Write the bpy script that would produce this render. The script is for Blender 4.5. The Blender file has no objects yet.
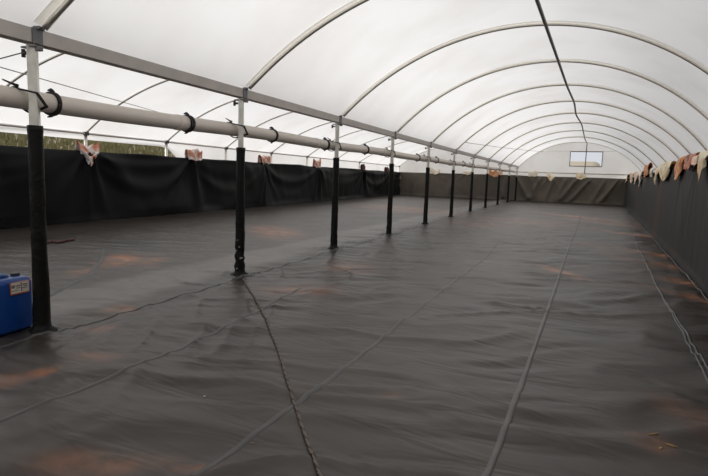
import bpy, bmesh, math, random
import numpy as np
from mathutils import Vector, Matrix

random.seed(7)
rng = np.random.default_rng(7)
scene = bpy.context.scene
COL = scene.collection
PI = math.pi

# ------------------------------------------------------------------ camera
FPX, YAW, PIT, ROL = 528.97, 0.4363, 0.1180, 0.0343
cy, sy, cp, sp = math.cos(YAW), math.sin(YAW), math.cos(PIT), math.sin(PIT)
FW = np.array([-sy*cp, cy*cp, -sp]); R0 = np.array([cy, sy, 0.0]); U0 = np.cross(R0, FW)
cr, sr = math.cos(ROL), math.sin(ROL)
RT = cr*R0 + sr*U0; UP = -sr*R0 + cr*U0
EYE = np.array([0, 0, 1.6])
cam_d = bpy.data.cameras.new('camera'); cam = bpy.data.objects.new('camera', cam_d); COL.objects.link(cam)
cam_d.sensor_width = 36; cam_d.lens = FPX/708*36; cam_d.clip_start = .02; cam_d.clip_end = 500
M = Matrix(((RT[0], UP[0], -FW[0], EYE[0]), (RT[1], UP[1], -FW[1], EYE[1]), (RT[2], UP[2], -FW[2], EYE[2]), (0, 0, 0, 1)))
cam.matrix_world = M
scene.camera = cam

def ray(x, y): return FW + RT*(x-354)/FPX - UP*(y-238)/FPX
def on_plane(x, y, n, c):
    """point where the sight line of a photo pixel meets the surveyed plane n.p = c"""
    d = ray(x, y); n = np.array(n, float); t = (c - EYE@n)/(d@n); return EYE + t*d
def on_floor(x, y): return on_plane(x, y, (0, 0, 1), 0.0)

# ------------------------------------------------------------------ survey of the building
ZG = 2.67            # underside of the gutter beam
CH, RISE = 8.85, 2.08
RAD = ((CH/2)**2 + RISE**2)/(2*RISE)
RX = -1.358          # the ridge pipe
WRX = 1.518          # right liner wall
CUR = 2.047          # height of the liner walls
YB = 45.25           # back wall
YF = -3.4            # front end, behind the camera
def wlx(y): return -12.474 - .0918*y        # left liner wall
def post_xy(k):
    y = 3.1967 + 3.1746*k + .1028*k*k
    if k == 10: y = YB - .12
    return np.array([-4.547 - .0607*y + .0004*y*y, y])
def hoop_dir(k):
    p = post_xy(k); ry = 4.7195 + 3.3509*k + .0456*k*k
    m = (ry - p[1])/(RX - p[0])
    m = {7: .05, 8: .02, 9: 0.0, 10: 0.0}.get(k, m)
    d = np.array([1, m]); return d/np.linalg.norm(d)
def arc_z(u, ch=CH, rad=RAD, base=ZG, rise=RISE): return base + rise - rad + math.sqrt(max(0, rad*rad - (u-ch/2)**2))
def right_arc(k, n=48, off=0.0):
    """points of the right bay's hoop k, from the gutter to the right eave; off = outward"""
    p = post_xy(k); d = hoop_dir(k); half = math.asin(CH/2/RAD); out = []
    zc = ZG + RISE - RAD
    for i in range(n+1):
        a = -half + 2*half*i/n
        u = CH/2 + (RAD+off)*math.sin(a); z = zc + (RAD+off)*math.cos(a)
        out.append((p[0]+d[0]*u, p[1]+d[1]*u, z))
    return out
ZL = 2.53
def left_foot(k):
    j = k-3; y = 10.72 + 3.45*j + (.22 if k == 2 else 0) + (.10*j*(j-1) if j > 0 else 0)
    if k == 10: y = YB - .12
    return np.array([wlx(y) - .20, y])
def left_arc(k, n=44, off=0.0):
    f = left_foot(k); p = post_xy(k) - np.array([.12, 0]); d = p - f; L = np.linalg.norm(d); d = d/L
    h = L/2; rise = 1.78; rad = (h*h + rise*rise)/(2*rise); half = math.asin(h/rad); out = []
    for i in range(n+1):
        a = -half + 2*half*i/n; t = i/n
        base = ZL + (ZG+.05-ZL)*t
        u = h + (rad+off)*math.sin(a); z = base + rise - rad + (rad+off)*math.cos(a)
        out.append((f[0]+d[0]*u, f[1]+d[1]*u, z))
    return out
NEAR, FAR = -2, 10

# ------------------------------------------------------------------ object helpers
def link_mesh(name, verts, faces, mat=None, parent=None, smooth=True, mats=None, fmat=None):
    me = bpy.data.meshes.new(name); me.from_pydata([tuple(map(float, v)) for v in verts], [], [tuple(map(int, f)) for f in faces])
    if mat: me.materials.append(mat)
    for m in (mats or []): me.materials.append(m)
    if fmat is not None:
        me.polygons.foreach_set('material_index', fmat)
    if smooth: me.polygons.foreach_set('use_smooth', [True]*len(me.polygons))
    me.update()
    o = bpy.data.objects.new(name, me); COL.objects.link(o)
    if parent: o.parent = parent
    return o
def tag(o, label=None, cat=None, group=None, kind=None):
    if label: o['label'] = label
    if cat: o['category'] = cat
    if group: o['group'] = group
    if kind: o['kind'] = kind
    return o
def empty(name, loc, rz=0):
    o = bpy.data.objects.new(name, None); COL.objects.link(o); o.location = loc; o.rotation_euler = (0, 0, rz)
    o.empty_display_size = .2
    return o
class MB:
    def __init__(s): s.v = []; s.f = []; s.m = []
    def add(s, v, f, mi=0):
        b = len(s.v); s.v += [tuple(x) for x in v]; s.f += [tuple(i+b for i in q) for q in f]; s.m += [mi]*len(f)
    def build(s, name, mat=None, parent=None, smooth=True, mats=None):
        return link_mesh(name, s.v, s.f, mat, parent, smooth, mats, s.m if mats else None)
def tube(pts, r, seg=10, caps=True, ref=None):
    """swept round section; r number or list"""
    P = [np.array(p, float) for p in pts]; n = len(P); rr = [r]*n if not hasattr(r, '__len__') else r
    v = []; f = []
    T = []
    for i in range(n):
        a = P[max(0, i-1)]; b = P[min(n-1, i+1)]; t = b-a; T.append(t/np.linalg.norm(t))
    up = np.array(ref if ref is not None else ((0, 0, 1) if abs(T[0][2]) < .9 else (1, 0, 0)), float)
    N = up - T[0]*(up@T[0]); N /= np.linalg.norm(N)
    for i in range(n):
        N = N - T[i]*(N@T[i]); N /= np.linalg.norm(N); B = np.cross(T[i], N)
        for j in range(seg):
            a = 2*PI*j/seg; v.append(P[i] + rr[i]*(math.cos(a)*N + math.sin(a)*B))
    for i in range(n-1):
        for j in range(seg):
            k = (j+1) % seg; f.append((i*seg+j, i*seg+k, (i+1)*seg+k, (i+1)*seg+j))
    if caps:
        f.append(tuple(range(seg))[::-1]); f.append(tuple((n-1)*seg+j for j in range(seg)))
    return v, f
def box(c, s, rz=0, bev=0.0, tilt=None):
    bm = bmesh.new(); bmesh.ops.create_cube(bm, size=1)
    bmesh.ops.scale(bm, vec=s, verts=bm.verts)
    if bev: bmesh.ops.bevel(bm, geom=bm.edges[:], offset=bev, segments=2, affect='EDGES', profile=.5)
    if tilt is not None: bmesh.ops.rotate(bm, matrix=tilt, verts=bm.verts)
    if rz: bmesh.ops.rotate(bm, matrix=Matrix.Rotation(rz, 3, 'Z'), verts=bm.verts)
    bmesh.ops.translate(bm, vec=c, verts=bm.verts)
    bm.verts.index_update()
    v = [tuple(x.co) for x in bm.verts]; f = [tuple(x.index for x in q.verts) for q in bm.faces]; bm.free()
    return v, f
def grid(nu, nv, fn):
    v = [fn(i/(nu-1), j/(nv-1)) for i in range(nu) for j in range(nv)]
    f = [(i*nv+j, (i+1)*nv+j, (i+1)*nv+j+1, i*nv+j+1) for i in range(nu-1) for j in range(nv-1)]
    return v, f
def grid_np(P):
    nu, nv = P.shape[:2]; v = P.reshape(-1, 3)
    idx = np.arange(nu*nv).reshape(nu, nv)
    f = np.stack([idx[:-1, :-1], idx[1:, :-1], idx[1:, 1:], idx[:-1, 1:]], -1).reshape(-1, 4)
    return v, f
class Noise2:
    """smooth value noise"""
    def __init__(s, seed): s.t = np.random.default_rng(seed).uniform(-1, 1, (256, 256))
    def __call__(s, x, y):
        x = np.asarray(x, float); y = np.asarray(y, float)
        xi = np.floor(x).astype(int); yi = np.floor(y).astype(int); fx = x-xi; fy = y-yi
        fx = fx*fx*(3-2*fx); fy = fy*fy*(3-2*fy); g = lambda a, b: s.t[a % 256, b % 256]
        return (g(xi, yi)*(1-fx)+g(xi+1, yi)*fx)*(1-fy) + (g(xi, yi+1)*(1-fx)+g(xi+1, yi+1)*fx)*fy
nz1, nz2, nz3, nz4 = Noise2(1), Noise2(2), Noise2(3), Noise2(4)

# ------------------------------------------------------------------ materials
def new_mat(name):
    m = bpy.data.materials.new(name); m.use_nodes = True; nt = m.node_tree; nt.nodes.clear()
    out = nt.nodes.new('ShaderNodeOutputMaterial'); return m, nt, out
def node(nt, typ, **kw):
    n = nt.nodes.new(typ)
    for k, v in kw.items():
        if k.startswith('_'): n.inputs[k[1:]].default_value = v
        else: setattr(n, k, v)
    return n
def srgb(r, g, b):
    c = lambda x: ((x/255+.055)/1.055)**2.4 if x > 10 else x/255/12.92
    return (c(r), c(g), c(b), 1)
def simple(name, col, rough=.5, metal=0, spec=.5, noise=.15, scale=8, bump=0.0, bscale=40):
    """plain surface with slight blotchy variation of its own colour"""
    m, nt, out = new_mat(name); b = node(nt, 'ShaderNodeBsdfPrincipled')
    b.inputs['Roughness'].default_value = rough; b.inputs['Metallic'].default_value = metal
    b.inputs['Specular IOR Level'].default_value = spec
    tc = node(nt, 'ShaderNodeTexCoord'); n = node(nt, 'ShaderNodeTexNoise'); n.inputs['Scale'].default_value = scale; n.inputs['Detail'].default_value = 4
    nt.links.new(tc.outputs['Object'], n.inputs['Vector'])
    mx = node(nt, 'ShaderNodeMix', data_type='RGBA')
    mx.inputs['A'].default_value = tuple(c*(1-noise) for c in col[:3])+(1,)
    mx.inputs['B'].default_value = tuple(min(1, c*(1+noise)) for c in col[:3])+(1,)
    nt.links.new(n.outputs['Fac'], mx.inputs['Factor']); nt.links.new(mx.outputs['Result'], b.inputs['Base Color'])
    if bump:
        n2 = node(nt, 'ShaderNodeTexNoise'); n2.inputs['Scale'].default_value = bscale
        nt.links.new(tc.outputs['Object'], n2.inputs['Vector'])
        bp = node(nt, 'ShaderNodeBump'); bp.inputs['Strength'].default_value = bump; bp.inputs['Distance'].default_value = .02
        nt.links.new(n2.outputs['Fac'], bp.inputs['Height']); nt.links.new(bp.outputs['Normal'], b.inputs['Normal'])
    nt.links.new(b.outputs['BSDF'], out.inputs['Surface']); return m

def film_mat(name='white_film', c0=(.85, .838, .825), c1=(.93, .927, .925), tr=.66):
    m, nt, out = new_mat(name)
    tc = node(nt, 'ShaderNodeTexCoord'); n = node(nt, 'ShaderNodeTexNoise'); n.inputs['Scale'].default_value = .5; n.inputs['Detail'].default_value = 6
    nt.links.new(tc.outputs['Object'], n.inputs['Vector'])
    rp = node(nt, 'ShaderNodeValToRGB'); rp.color_ramp.elements[0].position = .32; rp.color_ramp.elements[0].color = (*c0, 1)
    rp.color_ramp.elements[1].position = .55; rp.color_ramp.elements[1].color = (*c1, 1)
    nt.links.new(n.outputs['Fac'], rp.inputs['Fac'])
    d = node(nt, 'ShaderNodeBsdfDiffuse'); t = node(nt, 'ShaderNodeBsdfTranslucent'); mx = node(nt, 'ShaderNodeMixShader'); mx.inputs['Fac'].default_value = tr
    nt.links.new(rp.outputs['Color'], d.inputs['Color']); nt.links.new(rp.outputs['Color'], t.inputs['Color'])
    n2 = node(nt, 'ShaderNodeTexNoise'); n2.inputs['Scale'].default_value = 3; n2.inputs['Detail'].default_value = 3
    nt.links.new(tc.outputs['Object'], n2.inputs['Vector'])
    bp = node(nt, 'ShaderNodeBump'); bp.inputs['Strength'].default_value = .15; bp.inputs['Distance'].default_value = .05
    nt.links.new(n2.outputs['Fac'], bp.inputs['Height']); nt.links.new(bp.outputs['Normal'], d.inputs['Normal'])
    nt.links.new(d.outputs['BSDF'], mx.inputs[1]); nt.links.new(t.outputs['BSDF'], mx.inputs[2])
    nt.links.new(mx.outputs['Shader'], out.inputs['Surface']); return m

def liner_mat(name, base, rough, stains=(), dust=None, streak=False, bump=.35, blotch=.25, strip=None, spec=.5, tint=(1, 1, 1, 1)):
    """black plastic sheet; stains = (x, y, rx, ry, angle, strength) of orange mud lying on it"""
    m, nt, out = new_mat(name); L = nt.links.new
    b = node(nt, 'ShaderNodeBsdfPrincipled'); b.inputs['Roughness'].default_value = rough; b.inputs['Specular IOR Level'].default_value = spec; b.inputs['Specular Tint'].default_value = tint
    tc = node(nt, 'ShaderNodeTexCoord'); pos = tc.outputs['Object']
    n = node(nt, 'ShaderNodeTexNoise'); n.inputs['Scale'].default_value = .7; n.inputs['Detail'].default_value = 6; n.inputs['Roughness'].default_value = .6
    L(pos, n.inputs['Vector'])
    mx = node(nt, 'ShaderNodeMix', data_type='RGBA'); d = dust or tuple(c*1.5 for c in base[:3])+(1,)
    mx.inputs['A'].default_value = tuple(c*(1-blotch) for c in base[:3])+(1,); mx.inputs['B'].default_value = d
    mr = node(nt, 'ShaderNodeMapRange'); mr.inputs['From Min'].default_value = .38; mr.inputs['From Max'].default_value = .68
    L(n.outputs['Fac'], mr.inputs['Value']); L(mr.outputs['Result'], mx.inputs['Factor']); col = mx.outputs['Result']
    if strip:   # a band of pale dust along a line: (x0, y0, angle, half width)
        mp = node(nt, 'ShaderNodeMapping', vector_type='TEXTURE'); mp.inputs['Location'].default_value = (strip[0], strip[1], 0); mp.inputs['Rotation'].default_value = (0, 0, strip[2])
        L(pos, mp.inputs['Vector']); sx = node(nt, 'ShaderNodeSeparateXYZ'); L(mp.outputs['Vector'], sx.inputs['Vector'])
        nn = node(nt, 'ShaderNodeTexNoise'); nn.inputs['Scale'].default_value = 1.3; L(pos, nn.inputs['Vector'])
        ad = node(nt, 'ShaderNodeMath', operation='ADD'); L(sx.outputs['X'], ad.inputs[0])
        ml = node(nt, 'ShaderNodeMath', operation='MULTIPLY_ADD'); ml.inputs[1].default_value = .5; ml.inputs[2].default_value = -.25; L(nn.outputs['Fac'], ml.inputs[0]); L(ml.outputs[0], ad.inputs[1])
        ab = node(nt, 'ShaderNodeMath', operation='ABSOLUTE'); L(ad.outputs[0], ab.inputs[0])
        r2 = node(nt, 'ShaderNodeMapRange', interpolation_type='SMOOTHSTEP'); r2.inputs['From Min'].default_value = strip[3]*.6; r2.inputs['From Max'].default_value = strip[3]*1.2
        r2.inputs['To Min'].default_value = .75; r2.inputs['To Max'].default_value = 0; L(ab.outputs[0], r2.inputs['Value'])
        m2 = node(nt, 'ShaderNodeMix', data_type='RGBA'); m2.inputs['B'].default_value = (.135, .122, .115, 1)
        L(col, m2.inputs['A']); L(r2.outputs['Result'], m2.inputs['Factor']); col = m2.outputs['Result']
    if stains:
        sn = node(nt, 'ShaderNodeTexNoise'); sn.inputs['Scale'].default_value = 2.6; sn.inputs['Detail'].default_value = 7; sn.inputs['Roughness'].default_value = .65; L(pos, sn.inputs['Vector'])
        acc = None
        for (x, y, rx, ry, an, st) in stains:
            mp = node(nt, 'ShaderNodeMapping', vector_type='TEXTURE')
            mp.inputs['Location'].default_value = (x, y, 0); mp.inputs['Rotation'].default_value = (0, 0, an); mp.inputs['Scale'].default_value = (rx, ry, 50)
            L(pos, mp.inputs['Vector']); ln = node(nt, 'ShaderNodeVectorMath', operation='LENGTH'); L(mp.outputs['Vector'], ln.inputs[0])
            rr = node(nt, 'ShaderNodeMapRange', interpolation_type='SMOOTHSTEP'); rr.inputs['From Min'].default_value = 0; rr.inputs['From Max'].default_value = 1
            rr.inputs['To Min'].default_value = st; rr.inputs['To Max'].default_value = 0; L(ln.outputs['Value'], rr.inputs['Value'])
            if acc is None: acc = rr.outputs['Result']
            else:
                a = node(nt, 'ShaderNodeMath', operation='MAXIMUM'); L(acc, a.inputs[0]); L(rr.outputs['Result'], a.inputs[1]); acc = a.outputs[0]
        mm = node(nt, 'ShaderNodeMapRange'); mm.inputs['From Min'].default_value = .34; mm.inputs['From Max'].default_value = .56; L(sn.outputs['Fac'], mm.inputs['Value'])
        mu = node(nt, 'ShaderNodeMath', operation='MULTIPLY', use_clamp=True); L(acc, mu.inputs[0]); L(mm.outputs['Result'], mu.inputs[1])
        m3 = node(nt, 'ShaderNodeMix', data_type='RGBA'); m3.inputs['B'].default_value = (.36, .135, .052, 1)
        L(col, m3.inputs['A']); L(mu.outputs[0], m3.inputs['Factor']); col = m3.outputs['Result']
    L(col, b.inputs['Base Color'])
    # fine crinkle
    mp = node(nt, 'ShaderNodeMapping'); mp.inputs['Rotation'].default_value = (0, 0, -YAW)
    mp.inputs['Scale'].default_value = (.8, 2.3, 1.2) if not streak else (2.6, 2.6, .5)
    L(pos, mp.inputs['Vector'])
    w = node(nt, 'ShaderNodeTexNoise'); w.inputs['Scale'].default_value = 1.7; w.inputs['Detail'].default_value = 2.2; w.inputs['Roughness'].default_value = .55; w.inputs['Distortion'].default_value = .8
    L(mp.outputs['Vector'], w.inputs['Vector'])
    bp = node(nt, 'ShaderNodeBump'); bp.inputs['Strength'].default_value = bump; bp.inputs['Distance'].default_value = .06
    L(w.outputs['Fac'], bp.inputs['Height']); L(bp.outputs['Normal'], b.inputs['Normal'])
    rn = node(nt, 'ShaderNodeMapRange'); rn.inputs['To Min'].default_value = rough-.07; rn.inputs['To Max'].default_value = rough+.12; L(n.outputs['Fac'], rn.inputs['Value']); L(rn.outputs['Result'], b.inputs['Roughness'])
    L(b.outputs['BSDF'], out.inputs['Surface']); return m

def stain(x, y, wpx, hpx, st):
    """muddy patch under a photo spot, of its ground size"""
    c = on_floor(x, y); e = on_floor(x+wpx, y); g = on_floor(x, y-hpx)
    return (c[0], c[1], np.linalg.norm(e-c), np.linalg.norm(g-c), math.atan2(e[1]-c[1], e[0]-c[0]), st)
STAINS = [stain(*s) for s in [(122, 260, 34, 9, .95), (80, 272, 20, 7, .5), (275, 232, 38, 9, .75), (405, 209, 45, 6, .55), (20, 285, 30, 12, .5), (118, 311, 26, 7, .8), (150, 262, 30, 8, .5),
    (579, 217, 14, 5, .8), (561, 272, 14, 9, .75), (640, 228, 12, 6, .6), (648, 237, 12, 8, .95), (662, 256, 14, 10, .9), (676, 268, 12, 8, .8), (690, 285, 16, 8, .9), (660, 290, 12, 8, .4), (700, 300, 14, 10, .7), (40, 374, 26, 9, .75), (12, 380, 30, 12, .5), (100, 330, 30, 7, .3),
    (300, 291, 60, 9, .4), (350, 268, 40, 8, .35), (390, 395, 22, 9, .3), (100, 462, 110, 18, .4), (190, 468, 40, 8, .45), (650, 445, 30, 14, .45), (695, 420, 40, 30, .25), (95, 358, 40, 8, .3), (525, 222, 60, 6, .3), (600, 222, 30, 6, .35), (615, 250, 25, 10, .2), (640, 262, 20, 10, .3), (480, 225, 40, 6, .25)]]
pa, pb = post_xy(2), post_xy(8)
p_ang = math.atan2(pb[1]-pa[1], pb[0]-pa[0]) - PI/2
MAT = {}
MAT['film'] = film_mat()
MAT['floor'] = liner_mat('black_floor_liner', (.0225, .0180, .0150, 1), .38, STAINS, dust=(.035, .0275, .0230, 1), spec=.47, bump=.42, tint=(1, .93, .88, 1), strip=(pa[0]-.75, pa[1], p_ang, .55))
MAT['wall_left'] = liner_mat('black_liner_left', (.0085, .0090, .0098, 1), .5, bump=.06, blotch=.12, dust=(.0105, .011, .0115, 1), streak=True, spec=.12)  # darkest tone of the liner sheets
MAT['wall_right'] = liner_mat('black_liner_dusty', (.027, .0255, .025, 1), .6, [(WRX, 18.5, 1, .9, 0, .17), (WRX, 29, 1, 1.3, 0, .14), (WRX, 13.2, 1, .35, 0, .10)], bump=.10, blotch=.2, dust=(.040, .036, .033, 1), streak=True, spec=.3)
MAT['wall_back'] = liner_mat('black_liner_brown', (.115, .098, .078, 1), .75, bump=.12, blotch=.15, dust=(.14, .118, .09, 1), streak=True)  # lighter, browner tone than the side sheets
MAT['seam'] = simple('dusty_weld_seam', (.095, .088, .084), .5, noise=.3, scale=5)
MAT['seam_mid'] = simple('grey_weld_seam', (.052, .048, .046), .45, noise=.3, scale=5)
MAT['seam_dark'] = simple('dark_weld_seam', (.030, .027, .025), .42, noise=.3, scale=5)
MAT['galv'] = simple('galvanised_steel', (.66, .64, .58), .34, metal=.8, noise=.22, scale=14)
MAT['hoop'] = simple('weathered_hoop_steel', (.74, .71, .65), .30, metal=.85, noise=.18, scale=6)
MAT['gutter'] = simple('dull_gutter_steel', (.50, .455, .42), .45, metal=.35, noise=.2, scale=5)
MAT['bracket'] = simple('grey_bracket_steel', (.17, .17, .175), .5, metal=.4, noise=.2)
MAT['strip'] = film_mat('cream_lit_face_band', (.95, .935, .89), (.985, .97, .93), .86)  # hoop band: brightness of the tube's lit side put in as colour
MAT['darksteel'] = simple('dark_steel', (.07, .066, .06), .5, metal=.4, noise=.2)
MAT['ridge'] = simple('ridge_steel', (.13, .125, .12), .5, metal=.4, noise=.2)
MAT['pvc'] = simple('grey_white_pvc', (.78, .705, .625), .38, noise=.06, scale=3)
MAT['sleeve'] = simple('black_sleeve_film', (.0085, .0082, .0078), .42, spec=.15, noise=.3, scale=9, bump=.5, bscale=26)
MAT['tape'] = simple('pale_tape_scrap', (.28, .26, .23), .5, noise=.4, scale=60)
MAT['rope_black'] = simple('black_cord', (.02, .019, .018), .7, noise=.3)
MAT['rope'] = simple('brown_rope_fibre', (.15, .12, .10), .8, noise=.4, scale=60)
MAT['rope_dark'] = simple('dark_rope_fibre', (.065, .052, .043), .8, noise=.4, scale=60)
MAT['wire'] = simple('grey_wire', (.16, .155, .15), .5, metal=.4)
MAT['blue'] = simple('blue_plastic', (.007, .050, .235), .33, noise=.12, scale=5)
MAT['blue_pale'] = simple('scuffed_blue_plastic', (.10, .17, .33), .45, noise=.25, scale=25)
MAT['label'] = simple('label_paper', (.74, .68, .60), .6, noise=.12, scale=60)
MAT['orange'] = simple('orange_print', (.55, .15, .03), .6, noise=.3, scale=50)
MAT['ink'] = simple('dark_print', (.22, .18, .16), .6)
MAT['cream'] = simple('cream_cloth', (.74, .61, .43), .85, noise=.3, scale=14)
MAT['white'] = simple('white_cloth', (.80, .76, .72), .8, noise=.12, scale=14)
MAT['peach'] = simple('peach_cloth', (.62, .30, .21), .85, noise=.3, scale=14)
MAT['salmon'] = simple('salmon_cloth', (.50, .15, .10), .85, noise=.35, scale=16)
MAT['ochre'] = simple('orange_brown_cloth', (.47, .20, .09), .85, noise=.4, scale=16)
MAT['purple'] = simple('dark_purple_cloth', (.055, .040, .062), .8, noise=.3, scale=16)
MAT['maroon'] = simple('dark_red_cloth', (.075, .020, .022), .8, noise=.3, scale=30)
MAT['straw'] = simple('straw_stem', (.45, .29, .12), .8, noise=.3, scale=50)
MAT['soil'] = simple('sandy_soil', (.46, .40, .31), .95, noise=.15, scale=1.2)
MAT['grass'] = simple('dry_green_grass', (.27, .25, .12), .85, noise=.6, scale=1.6)

def cloth_mat(name, cols, scale=2.6):
    """printed sacking: patches of several colours"""
    m, nt, out = new_mat(name); b = node(nt, 'ShaderNodeBsdfPrincipled'); b.inputs['Roughness'].default_value = .85
    tc = node(nt, 'ShaderNodeTexCoord'); n = node(nt, 'ShaderNodeTexNoise'); n.inputs['Scale'].default_value = scale; n.inputs['Detail'].default_value = 2
    nt.links.new(tc.outputs['Object'], n.inputs['Vector'])
    r = node(nt, 'ShaderNodeValToRGB'); r.color_ramp.interpolation = 'EASE'; e = r.color_ramp.elements
    k = len(cols); e[0].position = .30; e[0].color = cols[0]; e[1].position = .70; e[1].color = cols[-1]
    for i in range(1, k-1):
        q = e.new(.30+.40*i/(k-1)); q.color = cols[i]
    nt.links.new(n.outputs['Fac'], r.inputs['Fac']); nt.links.new(r.outputs['Color'], b.inputs['Base Color'])
    nt.links.new(b.outputs['BSDF'], out.inputs['Surface']); return m
cr_, wh_, pe_, sa_, oc_, pu_ = (.93, .73, .44, 1), (.82, .77, .73, 1), (.66, .33, .23, 1), (.52, .17, .11, 1), (.47, .20, .09, 1), (.06, .045, .07, 1)
MAT['c_cream'] = cloth_mat('cream_sacking', [cr_, (.94, .85, .64, 1), (.86, .52, .25, 1)])
MAT['c_peach'] = cloth_mat('peach_sacking', [(.86, .44, .28, 1), (.90, .74, .60, 1), (.88, .52, .34, 1)])
MAT['c_orange'] = cloth_mat('orange_sacking', [(.60, .22, .085, 1), (.82, .38, .19, 1), (.90, .66, .38, 1)])
MAT['c_red'] = cloth_mat('red_purple_sacking', [(.62, .20, .12, 1), pe_, pu_], 5)
MAT['c_mix'] = cloth_mat('salmon_white_purple_sacking', [pu_, wh_, pe_, sa_], 3.6)
MAT['c_white'] = cloth_mat('white_sacking', [wh_, (.92, .84, .70, 1), cr_])

# ------------------------------------------------------------------ floor (setting)
POSTS = [post_xy(k) for k in range(NEAR, 11)]
def floor_z(x, y):
    """lie of the floor sheet: wrinkles, folds and the puckers round each post"""
    x = np.asarray(x, float); y = np.asarray(y, float)
    c, s = math.cos(YAW), math.sin(YAW)
    a = x*c + y*s; b = -x*s + y*c                  # b runs away from the viewer's stand
    warp = .35*nz1(x*.8, y*.8) + .12*nz2(x*2.1, y*2.1)
    w1 = nz3(a*.8+3, (b+warp)*3.1); w2 = nz4(a*1.5, (b+warp*.8)*5.5+9)
    ridge = 1-np.abs(w1); ridge = ridge**3
    left = nz2(x*3.2 + y*1.4 + warp*2, y*.8 - x*.3)  # diagonal creases on the left of the nave
    wl = np.clip((-1.2-x)/2.5, 0, 1)*np.clip((x+5.2)/.6, 0, 1)
    z = .030*ridge*(1-.5*wl) + .011*w2 + .026*(1-np.abs(left))**3*wl + .010*nz1(x*.45, y*.45)
    # fold lines, more relaxed in the left bay
    lb = np.clip((-5.0-.05*y-x)/.6, 0, 1)
    z = z*(1-.55*lb)
    # low bank the posts stand on
    px = -4.547-.0607*y+.0004*y*y
    z = z + .014*np.exp(-((x-px+.95)/.45)**2)
    for k, p in enumerate(POSTS):
        r = np.hypot(x-p[0], y-p[1]); th = np.arctan2(y-p[1], x-p[0])
        z = z + .018*np.exp(-(r/.34)**2)*(1+.75*np.cos(r*40+2*np.sin(th*3+k)))
    wr = np.clip((x-.75)/.75, 0, 1)                # slack sheet bunched along the right wall
    z = z + wr*(.018*(1-np.abs(nz4(x*4, y*2.2)))**2 + .02*nz1(x*2.4, y*1.1+5))
    return z
ys = [YF]; 
while ys[-1] < YB+.3: ys.append(ys[-1] + .045*max(1, (abs(ys[-1])/5.0)**1.05))
ys = np.array(ys)
xs = np.concatenate([np.arange(-17.6, -6.2, .11), np.arange(-6.2, 2.0, .045)])
X, Y = np.meshgrid(xs, ys, indexing='ij')
v, f = grid_np(np.stack([X, Y, floor_z(X, Y)], -1))
floor = link_mesh('floor', v, f, MAT['floor']); tag(floor, 'wrinkled black plastic liner floor with orange mud stains', 'floor', kind='structure')

def resample(pts, step):
    P = [np.array(p, float) for p in pts]; out = []
    for a, b in zip(P[:-1], P[1:]):
        n = max(1, int(np.linalg.norm(b-a)/step))
        out += [a+(b-a)*i/n for i in range(n)]
    out.append(P[-1]); return out
def smooth_path(pts, step=.08, it=3):
    P = resample(pts, step)
    for _ in range(it*4):
        P = [P[0]]+[(P[i-1]+2*P[i]+P[i+1])/4 for i in range(1, len(P)-1)]+[P[-1]]
    return P
def seam(pts, w, h, mat, wob=.0, name='weld_seam'):
    """raised welded overlap lying on the floor sheet"""
    P = smooth_path([(p[0], p[1]) for p in pts]); prof = [(-.62, -.010), (-.42, .35*h), (-.2, .8*h), (0, h), (.2, .8*h), (.42, .35*h), (.62, -.010)]
    vv = []; n = len(P)
    for i, p in enumerate(P):
        t = P[min(n-1, i+1)]-P[max(0, i-1)]; t /= np.linalg.norm(t); nn = np.array([t[1], -t[0]])
        ww = w*(1+.12*float(nz2(i*.2, 5.1))); o = .3*wob*float(nz1(i*.05, 3.3))
        for (q, hh) in prof:
            xy = p + nn*(q*ww+o); vv.append((xy[0], xy[1], float(floor_z(xy[0], xy[1]))+hh))
    m = len(prof); ff = [(i*m+j, (i+1)*m+j, (i+1)*m+j+1, i*m+j+1) for i in range(n-1) for j in range(m-1)]
    return link_mesh(name, vv, ff, mat, floor)
F = lambda *ps: [tuple(on_floor(*p)[:2]) for p in ps]
seam(F((476, 506), (487, 476), (509, 420), (530, 360), (548, 310), (562, 268), (575, 232), (581, 216)), .050, .011, MAT['seam'], .012)
seam(F((160, 505), (190, 480), (265, 425), (320, 388), (362, 355), (420, 308), (455, 282), (486, 258), (500, 240)), .055, .008, MAT['seam_mid'], .015)
seam(F((-20, 432), (40, 408), (100, 382), (175, 351), (245, 318), (300, 290)), .045, .009, MAT['seam_mid'], .015)
seam(F((632, 234), (640, 252), (655, 283), (678, 326), (700, 368), (715, 398)), .026, .008, MAT['seam_dark'], .012)
seam(F((641, 252), (657, 286), (683, 330), (705, 366), (716, 388)), .032, .009, MAT['seam_dark'], .012)
seam(F((20, 312), (60, 290), (88, 277), (100, 262), (104, 250)), .09, .02, MAT['seam_dark'], .02)
seam([p + np.array([.10, .0]) for p in [post_xy(k) for k in (-1, 0, 1, 2, 3, 4, 5, 6, 7, 8, 9)]], .04, .010, MAT['seam_dark'], .03)

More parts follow.
